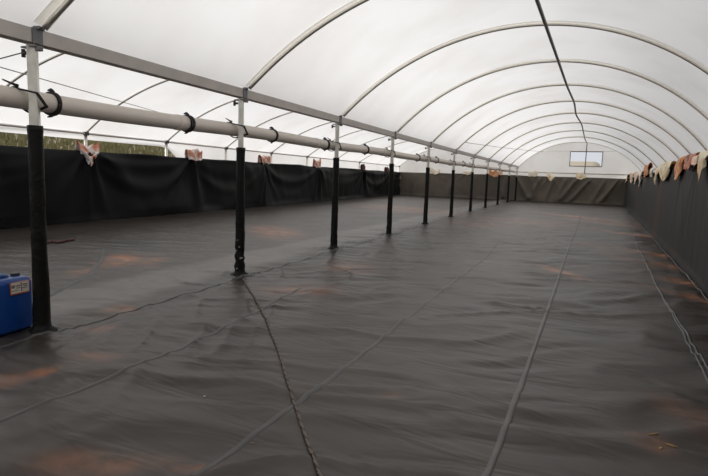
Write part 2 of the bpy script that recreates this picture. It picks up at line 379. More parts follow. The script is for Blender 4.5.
# ------------------------------------------------------------------ black liner walls (setting)
def hang_pts(pxs, n, c): return [on_plane(x, y, n, c) for (x, y) in pxs]
LN, LC = (1, .0918, 0), -12.474
left_hang_px = [(88, 148), (192, 154), (263, 160), (317, 164), (363, 167), (388, 169), (411, 170)]
left_hang = [hp[1] for hp in hang_pts(left_hang_px, LN, LC)]
def drape(s, z, hangs, amp, seed, fan=1.0, swag=1.0):
    """sideways swell of a hung sheet: soft creases fanning out below each hang point and slack swags between them"""
    d = np.zeros_like(s); top = np.maximum(CUR - z, 0); hs = sorted(hangs)
    for j, h in enumerate(hs):
        ds = s-h + .25*top*math.sin(j*2.1); ang = np.arctan2(ds, top+.12); r = np.hypot(ds, top)
        for q, (a0, wd) in enumerate(((-.62, .13), (-.25, .09), (.12, .10), (.45, .12), (.8, .16))):
            a1 = a0 + .25*math.sin(j*3.7+q*1.9)
            d += fan*amp*(.7+.5*math.sin(j*1.3+q*2.3))*np.exp(-((ang-a1)/wd)**2)*np.clip(r/.25, 0, 1)*np.exp(-(r/2.0)**2)
    ends = [s.min()-2]+hs+[s.max()+2]
    for j, (a, b) in enumerate(zip(ends[:-1], ends[1:])):
        t = (s-a)/(b-a); m = (t > 0) & (t < 1); par = np.clip(4*t*(1-t), 0, 1)
        for q, lv in enumerate((.35, .85, 1.45)):
            c = lv*par**.8*(.9+.2*math.sin(j*2+q)); w = .10+.16*par
            d += np.where(m, swag*amp*(.55+.4*math.sin(j*1.7+q*2.9))*np.exp(-((top-c)/w)**2)*par**.5, 0)
    d += amp*.9*nz3(s*.55+seed, z*.8+seed) + amp*.18*nz2(s*2.0+z*.9+seed, z*.7)
    return d*np.clip(top/.25+.15, 0, 1)*np.clip(z/.3+.15, 0, 1)
def hem_flare(z, k): return k*np.exp(-(z/.12)**2)
# left
s = np.arange(YF, YB, .07); z = np.linspace(-.02, 1, 34)
S, T = np.meshgrid(s, z, indexing='ij')
topz = CUR + .03*nz1(S*.7, S*0+.3) - .02*np.clip(np.abs(np.sin(S*.9)), 0, 1)
Z = T*topz
D = drape(S, Z, left_hang, .12, 5, 1.0, .8) + hem_flare(Z, .03)
v, f = grid_np(np.stack([wlx(S)+D, S, Z], -1))
wl = tag(link_mesh('wall_left', v, f, MAT['wall_left']), 'black plastic sheet hung along the left side of the far bay', 'wall', kind='structure')
so = wl.modifiers.new('thickness', 'SOLIDIFY'); so.thickness = .006
# right
right_hang = [4.6, 7.4, 9.0, 11.5, 13.5, 17, 20, 24, 28]
s = np.arange(YF, YB, .05); S, T = np.meshgrid(s, np.linspace(-.01, 1, 34), indexing='ij')
Z = T*(CUR + .025*nz1(S*.8, S*0+4.3))
D = -(drape(S, Z, right_hang, .020, 2, .8, .1) + .004*nz2(S*6, Z*.4)*np.clip(Z/.3, 0, 1) + hem_flare(Z, .04))
v, f = grid_np(np.stack([WRX+D, S, Z], -1))
wr = tag(link_mesh('wall_right', v, f, MAT['wall_right']), 'black plastic sheet hung along the right side', 'wall', kind='structure')
so = wr.modifiers.new('thickness', 'SOLIDIFY'); so.thickness = .006
hp = [(WRX-.10+.015*float(nz1(y*1.3, 2)), y, .035+float(floor_z(WRX-.10, y))) for y in np.arange(YF, YB-.1, .15)]
v, f = tube(hp, .010, 6); link_mesh('hem_cord', v, f, MAT['seam'], wr)
# back
back_px = [(434, 172), (467, 171), (497, 172), (533, 173), (551, 175), (581, 175), (627, 177)]
back_hang = [q[0] for q in hang_pts(back_px, (0, 1, 0), YB)]
s = np.arange(wlx(YB)-.02, WRX+.05, .06); S, T = np.meshgrid(s, np.linspace(-.01, 1, 34), indexing='ij')
Z = T*(CUR + .03*nz1(S*.9, S*0+7.3))
D = drape(S, Z, back_hang, .05, 9, .8, .15)
for s0, sl_, a_, w_ in ((-15.2, .1, .10, .2), (-13.8, -.15, .08, .3), (-11.7, .2, .10, .25), (-9.9, .05, .1, .3), (-8.2, -.3, .16, .22), (-7.3, .1, .16, .16), (-6.6, -.45, .22, .22), (-5.4, -.2, .16, .2), (-4.6, .35, .16, .2), (-3.6, .25, .14, .2), (-2.7, .3, .10, .22), (-1.9, .5, .18, .22), (-.9, .6, .18, .2), (.1, .35, .12, .2), (1.0, .5, .2, .2)):
    tp = np.clip(CUR-Z, 0, 3); D = D + a_*np.exp(-((S-s0+sl_*tp*1.3)/(w_*(.5+.4*tp)))**2)*np.clip(tp/.3, .1, 1)*np.clip(Z/.35+.2, 0, 1)
D = -(D + hem_flare(Z, .05))
v, f = grid_np(np.stack([S, YB-.15+D, Z], -1))
wb = tag(link_mesh('wall_back', v, f, MAT['wall_back']), 'brown-black plastic sheet hung across the far end', 'wall', kind='structure')
so = wb.modifiers.new('thickness', 'SOLIDIFY'); so.thickness = .006

# ------------------------------------------------------------------ roof film (setting)
def loft(arcs, name, label, sub=4, sag=.03):
    A = [np.array(a) for a in arcs]; rows = []
    for a, b in zip(A[:-1], A[1:]):
        for i in range(sub):
            t = i/sub; r = a*(1-t)+b*t; r[:, 2] -= sag*math.sin(PI*t)*1.0; rows.append(r)
    rows.append(A[-1]); v, f = grid_np(np.stack(rows))
    return tag(link_mesh(name, v, f, MAT['film']), label, 'roof', kind='structure')
OFF = .052
loft([right_arc(k, 56, OFF) for k in range(NEAR, FAR+1)], 'ceiling_right', 'white translucent film roof over the near bay')
loft([left_arc(k, 50, OFF) for k in range(NEAR, FAR+1)], 'ceiling_left', 'white translucent film roof over the left bay')
# outer side film on the right, from the eave to the ground
feet = [np.array(right_arc(k, 8, OFF)[-1]) for k in range(NEAR, FAR+1)]
rows = [[(p[0]+.01*i, p[1], p[2]*(1-i/6) - .02*(i == 6)) for i in range(7)] for p in feet]
v, f = grid_np(np.array(rows)); tag(link_mesh('wall_outer_right', v, f, MAT['film']), 'white film side wall outside the right liner', 'wall', kind='structure')
# rolled-up side film under the left eave: a short valance near, let down further along
lf = [left_foot(k) for k in range(NEAR, FAR+1)]
ly = np.arange(lf[0][1], lf[-1][1], .4); rows = []
for y in ly:
    low = ZL - (.17 + (ZL-.3-.17)*min(1, max(0, (y-14.2)/3.0))); xx = wlx(y)-.24
    rows.append([(xx-.03*math.sin(i*1.1+y*.7), y, ZL+.06 + (low-ZL-.06)*i/6) for i in range(7)])
v, f = grid_np(np.array(rows)); tag(link_mesh('wall_outer_left', v, f, MAT['film']), 'white film valance under the left eave', 'wall', kind='structure')
# gables: film with the window opening
WX0, WX1, WZ0, WZ1 = -2.60, -.30, 2.90, 4.02
def gable(name, label, pts, y, hole=None):
    """film end wall below the arc pts (x, z), cut in columns; hole = x0, x1, z0, z1"""
    mb = MB(); xs_ = sorted(set([round(p[0], 3) for p in pts] + ([hole[0], hole[1]] if hole else [])))
    px = np.array([p[0] for p in pts]); pz = np.array([p[1] for p in pts]); o = np.argsort(px); px, pz = px[o], pz[o]
    zt = lambda x: float(np.interp(x, px, pz))
    for a, b in zip(xs_[:-1], xs_[1:]):
        m = (a+b)/2; spans = [(lambda x: 0.0, zt)]
        if hole and hole[0] < m < hole[1]: spans = [(lambda x: 0.0, lambda x: hole[2]), (lambda x: hole[3], zt)]
        for lo, hi in spans: mb.add([(a, y, lo(a)), (b, y, lo(b)), (b, y, hi(b)), (a, y, hi(a))], [(0, 1, 2, 3)])
    return tag(mb.build(name, MAT['film'], smooth=False), label, 'wall', kind='structure')
GA = [(p[0], p[2]) for p in right_arc(10, 56, OFF)]
gable('wall_gable_right', 'white film end wall above the far liner', GA, YB+.02, (WX0, WX1, WZ0, WZ1))
gable('wall_gable_left', 'white film end wall of the left bay', [(p[0], p[2]) for p in left_arc(10, 50, OFF)], YB+.02)
# near end, behind the camera
for nm, lab, arc in (('wall_front_right', 'white film near end of the right bay', right_arc(NEAR, 40, OFF)), ('wall_front_left', 'white film near end of the left bay', left_arc(NEAR, 40, OFF))):
    mb = MB()
    for a, b in zip(arc[:-1], arc[1:]): mb.add([(a[0], a[1], 0), (b[0], b[1], 0), b, a], [(0, 1, 2, 3)])
    tag(mb.build(nm, MAT['film'], smooth=False), lab, 'wall', kind='structure')
# window frame, open to the outside
win = empty('window_1', (0, 0, 0)); tag(win, 'open rectangular vent window high in the far gable', 'window', kind='structure')
mb = MB(); tk = .05
for c, s_ in ((((WX0+WX1)/2, YB, WZ0), (WX1-WX0+tk, .06, tk)), (((WX0+WX1)/2, YB, WZ1), (WX1-WX0+tk, .06, tk)), ((WX0, YB, (WZ0+WZ1)/2), (tk, .06, WZ1-WZ0)), ((WX1, YB, (WZ0+WZ1)/2), (tk, .06, WZ1-WZ0))):
    mb.add(*box(c, s_))
mb.build('window_frame', MAT['wire'], win, smooth=False)

# gable framing
def pole(name, a, b, r, mat, label, cat='pole', group=None, seg=8):
    v, f = tube(resample([a, b], 1.0), r, seg); o = link_mesh(name, v, f, mat); return tag(o, label, cat, group)
pole('gable_post', (-1.46, YB-.07, 0), (-1.46, YB-.07, ZG+RISE-.08), .035, MAT['ridge'], 'thin grey upright post crossing the middle of the far gable window')
pole('gable_rail', (-4.75, YB-.05, 4.06), (.55, YB-.05, 4.06), .015, MAT['galv'], 'thin horizontal rail at the top of the far gable window', 'rail')
pole('gable_rail', (-6.5, YB-.05, 2.34), (2.3, YB-.05, 2.34), .05, MAT['galv'], 'pale horizontal rail just above the far black sheet', 'rail')

# ------------------------------------------------------------------ outside
def bank_pts():
    xs_ = np.concatenate([np.linspace(-60, -6, 60), np.arange(-5.7, 3, .3), np.linspace(3, 45, 30)]); ys_ = np.concatenate([np.linspace(-14, 44, 60), np.arange(44.8, 58, .6), np.linspace(58.5, 110, 25)]); X, Y = np.meshgrid(xs_, ys_, indexing='ij')
    lx = -(X - wlx(Y))
    Zb = 5.2*np.clip((lx-2.2)/14, 0, 1)**.8 * np.clip((Y+12)/8, 0, 1)*np.clip((75-Y)/20, 0, 1)
    end = 3.72*np.clip((Y-46.5)/7, 0, 1)**.7*np.sqrt(np.clip((.30-X)/1.0, 0, 1))*np.clip((X+22)/5, 0, 1)
    return X, Y, np.maximum(Zb, end) + .12*nz1(X*.5, Y*.5)*np.clip(np.maximum(Zb, end), 0, 1) - .08
X, Y, Zb = bank_pts(); v, f = grid_np(np.stack([X, Y, Zb], -1))
tag(link_mesh('ground', v, f, MAT['soil']), 'sandy ground and earth bank outside', 'ground', kind='structure')
gx = []; gf = []
def bank_z(x, y):
    lx = -(x - wlx(y)); return 5.2*min(1, max(0, (lx-2.2)/14))**.8*min(1, max(0, (y+12)/8)) - .05
for i in range(9000):
    y = random.uniform(4, 26); lx = random.uniform(3.0, 11); x = wlx(y)-lx; z0 = bank_z(x, y)
    h = random.uniform(.18, .45); a = random.uniform(0, 2*PI); w = .05; lean = random.uniform(-.15, .15)
    b = len(gx); ca, sa = math.cos(a)*w, math.sin(a)*w
    gx += [(x-ca, y-sa, z0-.05), (x+ca, y+sa, z0-.05), (x+ca*.6+lean*.5, y+sa*.6, z0+h*.6), (x-ca*.6+lean*.5, y-sa*.6, z0+h*.6), (x+lean, y+lean*.5, z0+h)]
    gf += [(b, b+1, b+2, b+3), (b+3, b+2, b+4)]
tag(link_mesh('grass', gx, gf, MAT['grass'], smooth=False), 'dry green grass on the bank outside the left eave', 'grass', kind='stuff')

# ------------------------------------------------------------------ roof hoops
ordn = ['nearest', 'second', 'third', 'fourth', 'fifth', 'sixth', 'seventh', 'eighth', 'ninth', 'tenth', 'eleventh']
def mk_right_hoop(k):
    p = post_xy(k)
    o = empty('roof_hoop', (p[0], p[1], ZG)); L0 = np.array([p[0], p[1], ZG])
    arc = [np.array(q)-L0 for q in right_arc(k, 56)]
    foot = arc[-1].copy(); arc2 = arc + [foot + np.array([.02, 0, -.25]), foot + np.array([.03, 0, -foot[2]-ZG+.02])]
    v, f = tube(arc2[1:], .029, 12); link_mesh('arch', v, f, MAT['hoop'], o)
    d = hoop_dir(k); v, f = box((d[0]*.05, d[1]*.05, .135), (.10, .08, .03), math.atan2(d[1], d[0]), .008); link_mesh('foot_bracket', v, f, MAT['bracket'], o, smooth=False)
    if k < 10:   # added pale band, standing in for light on the tube's near face
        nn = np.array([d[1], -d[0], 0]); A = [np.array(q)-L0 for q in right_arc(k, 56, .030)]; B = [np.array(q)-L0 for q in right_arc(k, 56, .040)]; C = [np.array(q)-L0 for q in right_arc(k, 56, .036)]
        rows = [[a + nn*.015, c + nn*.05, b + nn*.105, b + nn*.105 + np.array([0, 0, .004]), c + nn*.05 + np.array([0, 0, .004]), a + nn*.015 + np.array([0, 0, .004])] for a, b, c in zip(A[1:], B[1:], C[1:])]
        v, f = grid_np(np.array(rows)); sb_ = link_mesh('lit_face_band', v, f, MAT['strip'], o); sb_['label'] = 'added pale cream band for the lit near face of the hoop'
    if k < 0: lab = 'curved steel roof hoop of the near bay behind the viewer, number %d back' % -k
    else: lab = 'curved steel roof hoop of the right-hand bay rising from the %s post' % ordn[k]
    return tag(o, lab, 'hoop', 'roof hoops of the right-hand bay')
for k in range(0, 11): mk_right_hoop(k)
left_names = {1: 'whose foot lies left of the photo, crossing behind the nearest post', 2: 'passing just right of the top of the nearest post', 3: 'landing at the salmon and purple rag nearest the camera', 4: 'landing just left of the second rag along the left sheet',
              5: 'landing close behind the second post from the camera', 6: 'landing between the second and third posts', 7: 'landing just before the third post from the camera', 8: 'landing just past the third post from the camera', 9: 'second to last before the left bay end', 10: 'standing in the end wall of the left bay'}
for k in range(1, 11):
    fpt = left_foot(k); o = empty('roof_hoop', (fpt[0], fpt[1], 0)); L0 = np.array([fpt[0], fpt[1], 0])
    v, f = tube([np.array(q)-L0 for q in left_arc(k, 50)], .030, 8); link_mesh('arch', v, f, MAT['hoop'], o)
    v, f = tube([(0, 0, 0), (0, 0, 1.2), (0, 0, ZL+.02)], .045, 8); link_mesh('leg', v, f, MAT['galv'], o)
    v, f = box((0.02, 0, ZL), (.11, .13, .10), 0, .01); link_mesh('foot_bracket', v, f, MAT['darksteel'], o, smooth=False)
    tag(o, 'left-bay roof hoop ' + left_names[k], 'hoop', 'roof hoops of the left bay')
# left eave rail
er = [(wlx(y)-.17, y, ZL+.0) for y in np.arange(lf[0][1]+.3, lf[-1][1]-.1, 1.0)]
v, f = tube(er, .030, 8); tag(link_mesh('eave_rail', v, f, MAT['gutter']), 'long tan eave rail along the far left side above the black sheet', 'rail')
# ridge pipe
def ridge_pt(k):
    p = post_xy(k); d = hoop_dir(k); u = (RX + .095 - (k/10)*.195 - p[0])/d[0]
    j = {5: .06, 6: -.05, 7: .07, 8: .02, 9: -.04}.get(k, 0.0)
    return (p[0]+d[0]*u + j, p[1]+d[1]*u, arc_z(u) - .07)
rp = [ridge_pt(k) for k in range(-1, 11)]; v, f = tube(smooth_path(rp, .5, 1), .034, 10)
tag(link_mesh('ridge_pipe', v, f, MAT['ridge']), 'long dark ridge pipe running under the crown of the right-hand roof', 'pipe')

# ------------------------------------------------------------------ gutter beam
gp = [post_xy(k) for k in range(NEAR, 11)]; gp = smooth_path(gp, .5, 1)
def sweep_rect(P, w, z0, z1):
    n = len(P); vv = []
    for i, p in enumerate(P):
        t = P[min(n-1, i+1)]-P[max(0, i-1)]; t /= np.linalg.norm(t); nn = np.array([t[1], -t[0]])
        for q, z in ((-w, z1), (-w, z0), (w, z0), (w, z1)): vv.append((*(p+nn*q), z))
    ff = [(i*4+j, i*4+(j+1) % 4, (i+1)*4+(j+1) % 4, (i+1)*4+j) for i in range(n-1) for j in range(4)]
    return vv, ff + [(3, 2, 1, 0), tuple((n-1)*4+j for j in range(4))]
v, f = sweep_rect(gp, .065, ZG, ZG+.125)
gut = tag(link_mesh('gutter_beam', v, f, MAT['gutter'], smooth=False), 'long brown-grey steel gutter beam carried on the row of posts', 'beam')

# ------------------------------------------------------------------ posts
gdir = lambda k: (post_xy(min(k+1, 10))-post_xy(k-1))/np.linalg.norm(post_xy(min(k+1, 10))-post_xy(k-1))
def mk_post(k):
    p = post_xy(k) - np.array([0, .45 if k == 10 else 0]); zb = float(floor_z(p[0], p[1])) - .05
    o = empty('post', (p[0], p[1], 0), math.atan2(gdir(k)[1], gdir(k)[0]) - PI/2)
    v, f = box((0, 0, (1.80+ZG)/2), (.078, .078, ZG-1.80), PI/5, .008); link_mesh('shaft', v, f, MAT['galv'], o, smooth=False)
    v, f = box((0, 0, ZG+.045), (.175, .15, .02)); mb = MB(); mb.add(*box((.071, 0, ZG+.06), (.010, .10, .13))); mb.add(*box((0, 0, ZG-.03), (.19, .08, .014)))
    mb.add(*box((.085, 0, ZG-.05), (.05, .05, .035), 0, .006)); mb.build('head_bracket', MAT['bracket'], o, smooth=False)
    mb = MB()
    for sx in (-1,):
        v, f = tube([(sx*.06, 0, ZG-.075), (sx*.12, 0, ZG-.075)], .016, 8); mb.add(v, f); v, f = tube([(sx*.115, 0, ZG-.11), (sx*.115, 0, ZG-.04)], .018, 8); mb.add(v, f)
    mb.build('bolt', MAT['darksteel'], o)
    # black plastic sleeve, wound loose, wider towards the ground
    rows = 46; seg = 20; vv = []; sd = k*3.1
    rough_low = {0: .3, 1: 3.0, 2: .9, 3: 2.0}.get(k, .8)
    for i in range(rows+1):
        t = i/rows; zz = zb + (1.95-zb)*t
        for j in range(seg):
            a = 2*PI*j/seg
            r = .064 + .012*(1-t)**2 + .004*float(nz2(a*1.2+sd, zz*2.5)) + .003*float(nz1(a*2+sd, zz*9))
            r += rough_low*.007*max(0, 1-t*2.2)*float(nz3(a*.7+sd, zz*24))
            r += (.035+.012*math.sin(a*7+sd))*math.exp(-(zz-zb-.05)/.022) if zz > zb+.04 else .045
            if t > .97: r += .004
            vv.append((r*math.cos(a), r*math.sin(a), zz))
    ff = [(i*seg+j, i*seg+(j+1) % seg, (i+1)*seg+(j+1) % seg, (i+1)*seg+j) for i in range(rows) for j in range(seg)]
    ff.append(tuple(rows*seg+j for j in range(seg)))
    sl = link_mesh('plastic_sleeve', vv, ff, MAT['sleeve'], o); sl['label'] = 'black plastic sleeve wrapped round the lower post'
    if k == 1:
        rr = random.Random(4)
        for (zz, a0) in ((.57, -1.5), (.47, -1.2), (.41, -1.75), (.30, -1.0), (.14, -1.6)):
            h = rr.uniform(.012, .028); n = 4; ww = rr.uniform(.2, .65); mb = MB()
            pts = [(.092*math.cos(a0+ww*q/n), .092*math.sin(a0+ww*q/n), zz+s_*h*(1-.3*q/n)+.01*q/n) for q in range(n+1) for s_ in (-.5, .5)]
            mb.add(pts, [(2*q, 2*q+2, 2*q+3, 2*q+1) for q in range(n)])
            mb.build('tape_scrap', MAT['tape'], sl)
    if k == 0: lab = 'nearest upright steel post in a black sleeve, beside the blue jerrycan'
    elif k == 1: lab = 'second upright post, its black sleeve puckered and pale-flecked near the floor'
    elif k == 10: lab = 'farthest post of the row, against the far black sheet'
    else: lab = '%s upright steel post in a black sleeve, counted from the camera' % ordn[k]
    return tag(o, lab, 'post', 'row of sleeved posts')
for k in range(0, 11): mk_post(k)

# ------------------------------------------------------------------ white pipe strapped along the posts
PIPE_R = .093
def pipe_pt(y):
    x = -4.547-.0607*y+.0004*y*y - .165; sag = .012*math.sin(y*1.1)
    return np.array([x, y, 2.195 + .0035*max(0, y-3) + sag])
pp = [pipe_pt(y) for y in np.arange(-2.5, YB-.3, .4)]
v, f = tube(pp, PIPE_R, 20); pipe = tag(link_mesh('drain_pipe', v, f, MAT['pvc']), 'long white plastic pipe tied along the row of posts under the gutter', 'pipe')
for y in (1.0, 5.25, 9.2, 13.2, 17.1, 22.4, 28):
    a, b = pipe_pt(y), pipe_pt(y+.16); v, f = tube([a, a*.97+b*.03, b*.97+a*.03, b], [PIPE_R+.001, PIPE_R+.007, PIPE_R+.007, PIPE_R+.001], 20); link_mesh('coupling', v, f, MAT['pvc'], pipe)
def pipe_y_at(px):
    lo, hi = .5, 44
    for _ in range(50):
        m = (lo+hi)/2; d = pipe_pt(m)-EYE; xx = 354+FPX*(d@RT)/(d@FW)
        if xx < px: lo = m
        else: hi = m
    return lo
def ring_tie(y, seed, w=.055):
    """black rubber tie wound round the pipe with its knotted ends standing up"""
    rr = random.Random(seed); c = pipe_pt(y); t = pipe_pt(y+.1)-pipe_pt(y-.1); t /= np.linalg.norm(t); n = np.array([t[1], -t[0], 0]); n /= np.linalg.norm(n); b = np.array([0, 0, 1.0])
    mb = MB()
    for q in range(3):
        off = (q-1)*w/3; ln = rr.uniform(-.02, .02)
        pts = [c + (PIPE_R+.010)*(math.cos(a)*n+math.sin(a)*b) + t*(off+ln*math.cos(a)) for a in np.linspace(0, 2*PI, 25)]
        mb.add(*tube(pts, .013, 6, ref=t))
    top = c + b*(PIPE_R+.015) + n*.02
    mb.add(*tube([top, top + b*.025 - n*.03, top + b*.02 - n*.07], [.02, .018, .008], 6, ref=t))
    bot = c - b*(PIPE_R+.010) + n*.01
    mb.add(*tube([bot, bot - b*.02 - t*.03, bot-b*.03-t*.06], [.018, .014, .006], 6, ref=n))
    return mb.build('pipe_tie', MAT['rope_black'])
tie_px = [(52, 'between the first and second posts, nearest the camera'), (187, 'just left of the second post'), (272, 'just right of the second post'), (325, 'just left of the third post'), (365, 'midway between the third and fourth posts'), (417, 'just left of the fifth post'), (436, 'just right of the fifth post'), (463, 'just right of the sixth post')]
for i, (px, w_) in enumerate(tie_px):
    tag(ring_tie(pipe_y_at(px), i), 'black tie on the white pipe ' + w_, 'tie', 'black ties on the white pipe')
def post_tie(k):
    """cord lashing pipe and post together: a slanted loop pulled tight round both"""
    p = post_xy(k); c = pipe_pt(p[1]); mb = MB(); t = gdir(k); t3 = np.array([t[0], t[1], 0]); n = np.array([t[1], -t[0], 0])
    R_ = PIPE_R + .012; fx = .165 + .072
    prof = [(fx, -.055), (fx, .055)] + [(R_*math.sin(a), R_*math.cos(a)) for a in np.linspace(.55, -PI-.55, 22)] + [(fx, -.055)]
    for q in (0, .02):
        path = [c + n*u + np.array([0, 0, zz-.01]) + t3*(-zz*.85 + q) for (u, zz) in prof]
        mb.add(*tube(resample(path, .03), .008, 6, ref=t3))
    kn = c + n*.04 + np.array([0, 0, PIPE_R+.012]) - t3*.07
    mb.add(*tube([kn, kn - t3*.05 + np.array([0, 0, .012]), kn - t3*.14 + np.array([0, 0, .035])], [.018, .011, .006], 6))
    return mb.build('post_lashing', MAT['rope_black'])
for k in range(0, 7):
    tag(post_tie(k), 'dark cord lashing the white pipe to the %s post' % ordn[k], 'lashing', 'cord lashings of the pipe')

# ------------------------------------------------------------------ wires
def wire(a, b, r, sag, label, name='steel_wire'):
    a, b = np.array(a), np.array(b); P = [a+(b-a)*t - np.array([0, 0, sag*4*t*(1-t)]) for t in np.linspace(0, 1, 14)]
    v, f = tube(P, r, 6); return tag(link_mesh(name, v, f, MAT['wire']), label, 'wire')
p0 = post_xy(0)
wire((p0[0]-.12, p0[1]-.02, ZG-.075), on_plane(-230, 107, LN, LC-.1), .006, .06, 'thin wire running left from the head of the nearest post')
wire((-4.66, .25, 2.64), (-11.41, 12.37, 3.06), .0065, .0, 'thin straight wire crossing the left bay behind the nearest post')
q6 = right_arc(5, 48)[3]
wire((q6[0], q6[1], q6[2]-.05), (-4.6, YB-.1, 4.0), .010, .05, 'thin wire running from the sixth hoop to the far gable rail')

# ------------------------------------------------------------------ rope on the floor
pts = smooth_path([on_floor(*p) for p in ((243, 281), (262, 312), (278, 350), (289, 388), (303, 430), (322, 482))], .02, 4)
P = [np.array([p[0], p[1], float(floor_z(p[0], p[1]))+.009]) for p in pts]; mb = MB(); acc = 0
T = [P[min(i+1, len(P)-1)]-P[max(i-1, 0)] for i in range(len(P))]
for s_ in range(3):
    path = []; acc = 0
    for i, p in enumerate(P):
        t = T[i]/np.linalg.norm(T[i]); n = np.array([t[1], -t[0], 0]); n /= np.linalg.norm(n); b = np.cross(n, t)
        ph = acc*2*PI/.11 + s_*2*PI/3; path.append(p + .0062*(math.cos(ph)*n+math.sin(ph)*b)); acc += .02
    mb.add(*tube(path, .0066, 6), 1 if s_ == 0 else 0)
tag(mb.build('rope', mats=[MAT['rope'], MAT['rope_dark']]), 'brown twisted rope lying on the black floor from the second post towards the camera', 'rope')

# ------------------------------------------------------------------ jerrycan
def rounded_box(sx, sy, sz, bev, seg=5):
    bm = bmesh.new(); bmesh.ops.create_cube(bm, size=1); bmesh.ops.scale(bm, vec=(sx, sy, sz), verts=bm.verts)
    bmesh.ops.bevel(bm, geom=bm.edges[:], offset=bev, segments=seg, affect='EDGES', profile=.5); return bm
JC = empty('jerrycan', (-5.06, 3.045, float(floor_z(-5.06, 3.045))+.004), .10)
tag(JC, 'blue plastic jerrycan with a white label, on the floor beside the nearest post', 'jerrycan')
bm = rounded_box(.28, .40, .525, .052)
bmesh.ops.translate(bm, vec=(0, 0, .2625), verts=bm.verts)
for v_ in bm.verts:   # full-bellied sides and a waist line
    z_ = v_.co.z; bul = .018*math.sin(PI*min(1, max(0, z_/.525)))
    v_.co.x *= 1+bul/.14; v_.co.y *= 1+bul/.20
me = bpy.data.meshes.new('body'); bm.to_mesh(me); bm.free(); me.materials.append(MAT['blue']); me.polygons.foreach_set('use_smooth', [True]*len(me.polygons))
jb = bpy.data.objects.new('body', me); COL.objects.link(jb); jb.parent = JC
v, f = tube([(0, -.15, .51), (0, -.145, .530), (0, -.11, .545), (0, .0, .545), (0, .035, .535), (0, .04, .51)], .021, 10); h = link_mesh('handle', v, f, MAT['blue_pale'], JC); h['label'] = 'scuffed pale blue handle'
mb = MB(); mb.add(*tube([(0, .125, .515), (0, .125, .545), (0, .125, .55)], [.036, .036, .032], 16))
for j in range(16):
    a = 2*PI*j/16; mb.add(*box((.0365*math.cos(a), .125+.0365*math.sin(a), .53), (.006, .006, .026), a))
cp_ = mb.build('cap', MAT['darksteel'], JC, smooth=False); cp_['label'] = 'dark screw cap'
mb = MB(); xw = .157
mb.add(*box((xw, .045, .437), (.006, .195, .116)), 1); mb.add(*box((xw+.0022, .046, .441), (.006, .180, .101)), 0)
for (yy, zz, w, h) in ((-.015, .455, .035, .030), (.035, .458, .045, .012), (.035, .438, .040, .008), (.068, .445, .008, .085), (.105, .463, .050, .010), (.110, .447, .040, .008), (.100, .430, .050, .008), (.0, .415, .07, .008)):
    mb.add(*box((xw+.0042, yy-.010, zz), (.006, w, h)), 2)
mb.build('paper_label', None, JC, smooth=False, mats=[MAT['label'], MAT['orange'], MAT['ink']])['label'] = 'cream paper label with orange edge'

# ------------------------------------------------------------------ rags over the liner tops
def rag(name, centre, along, w, front, back, mat, seed, point=.5, rise=.05, normal=None, mat2=None, rag_thick=.012):
    """crumpled cloth folded over the top edge of a liner wall, a corner hanging down in front"""
    along = np.array(along, float); along /= np.linalg.norm(along); nrm = np.array(normal, float); nrm /= np.linalg.norm(nrm)
    N1, N2 = Noise2(seed), Noise2(seed+50); nu, nv = 15, 19; vv = []; fm = []
    for i in range(nu):
        a = i/(nu-1)*2-1
        fl = front*(1-point*abs(a)**1.2) + .04*float(N1(a*2+9, 1.3)); bl = back*(1-.4*abs(a))
        for j in range(nv):
            b = j/(nv-1)                     # 0 at the back hem, 1 at the front tip
            L = bl+fl+.10; sdist = b*L
            if sdist < bl: q = (-.045, -(bl-sdist))
            elif sdist < bl+.10:
                th = PI*(sdist-bl)/.10; q = (-.045*math.cos(th), .05*math.sin(th)+rise*math.sin(th))
            else: q = (.045, -(sdist-bl-.10))
            na = float(N1(a*2.2+3, b*4+seed)); nb = float(N2(a*2.5, b*4.2+2))
            shrink = 1-.30*max(0, b-.6)*2
            p = np.array([0, 0, q[1]]) + along*(a*w/2*shrink + .03*nb) + nrm*(q[0]*1.0 + (.05*na if q[0] > 0 else .03*na) + (.03 if q[0] > 0 else -.03)) + np.array([0, 0, .035*nb*(1 if b > .2 else .3) + rise*.8*na*math.sin(PI*min(1, b*1.4))])
            nc = float(N1(a*5.5+1, b*9)); nd = float(N2(a*6+4, b*8+3))
            p = p + np.array([0, 0, .022*nc]) + nrm*(.022*nd + .012*abs(nc))*(1 if q[0] > 0 else .3)
            vv.append(p)
    ff = [(i*nv+j, (i+1)*nv+j, (i+1)*nv+j+1, i*nv+j+1) for i in range(nu-1) for j in range(nv-1)]
    o = link_mesh(name, vv, ff, mat); o.location = tuple(centre)
    md = o.modifiers.new('thickness', 'SOLIDIFY'); md.thickness = rag_thick; md.offset = 1
    sb = o.modifiers.new('smooth', 'SUBSURF'); sb.levels = 1; sb.render_levels = 1
    return o
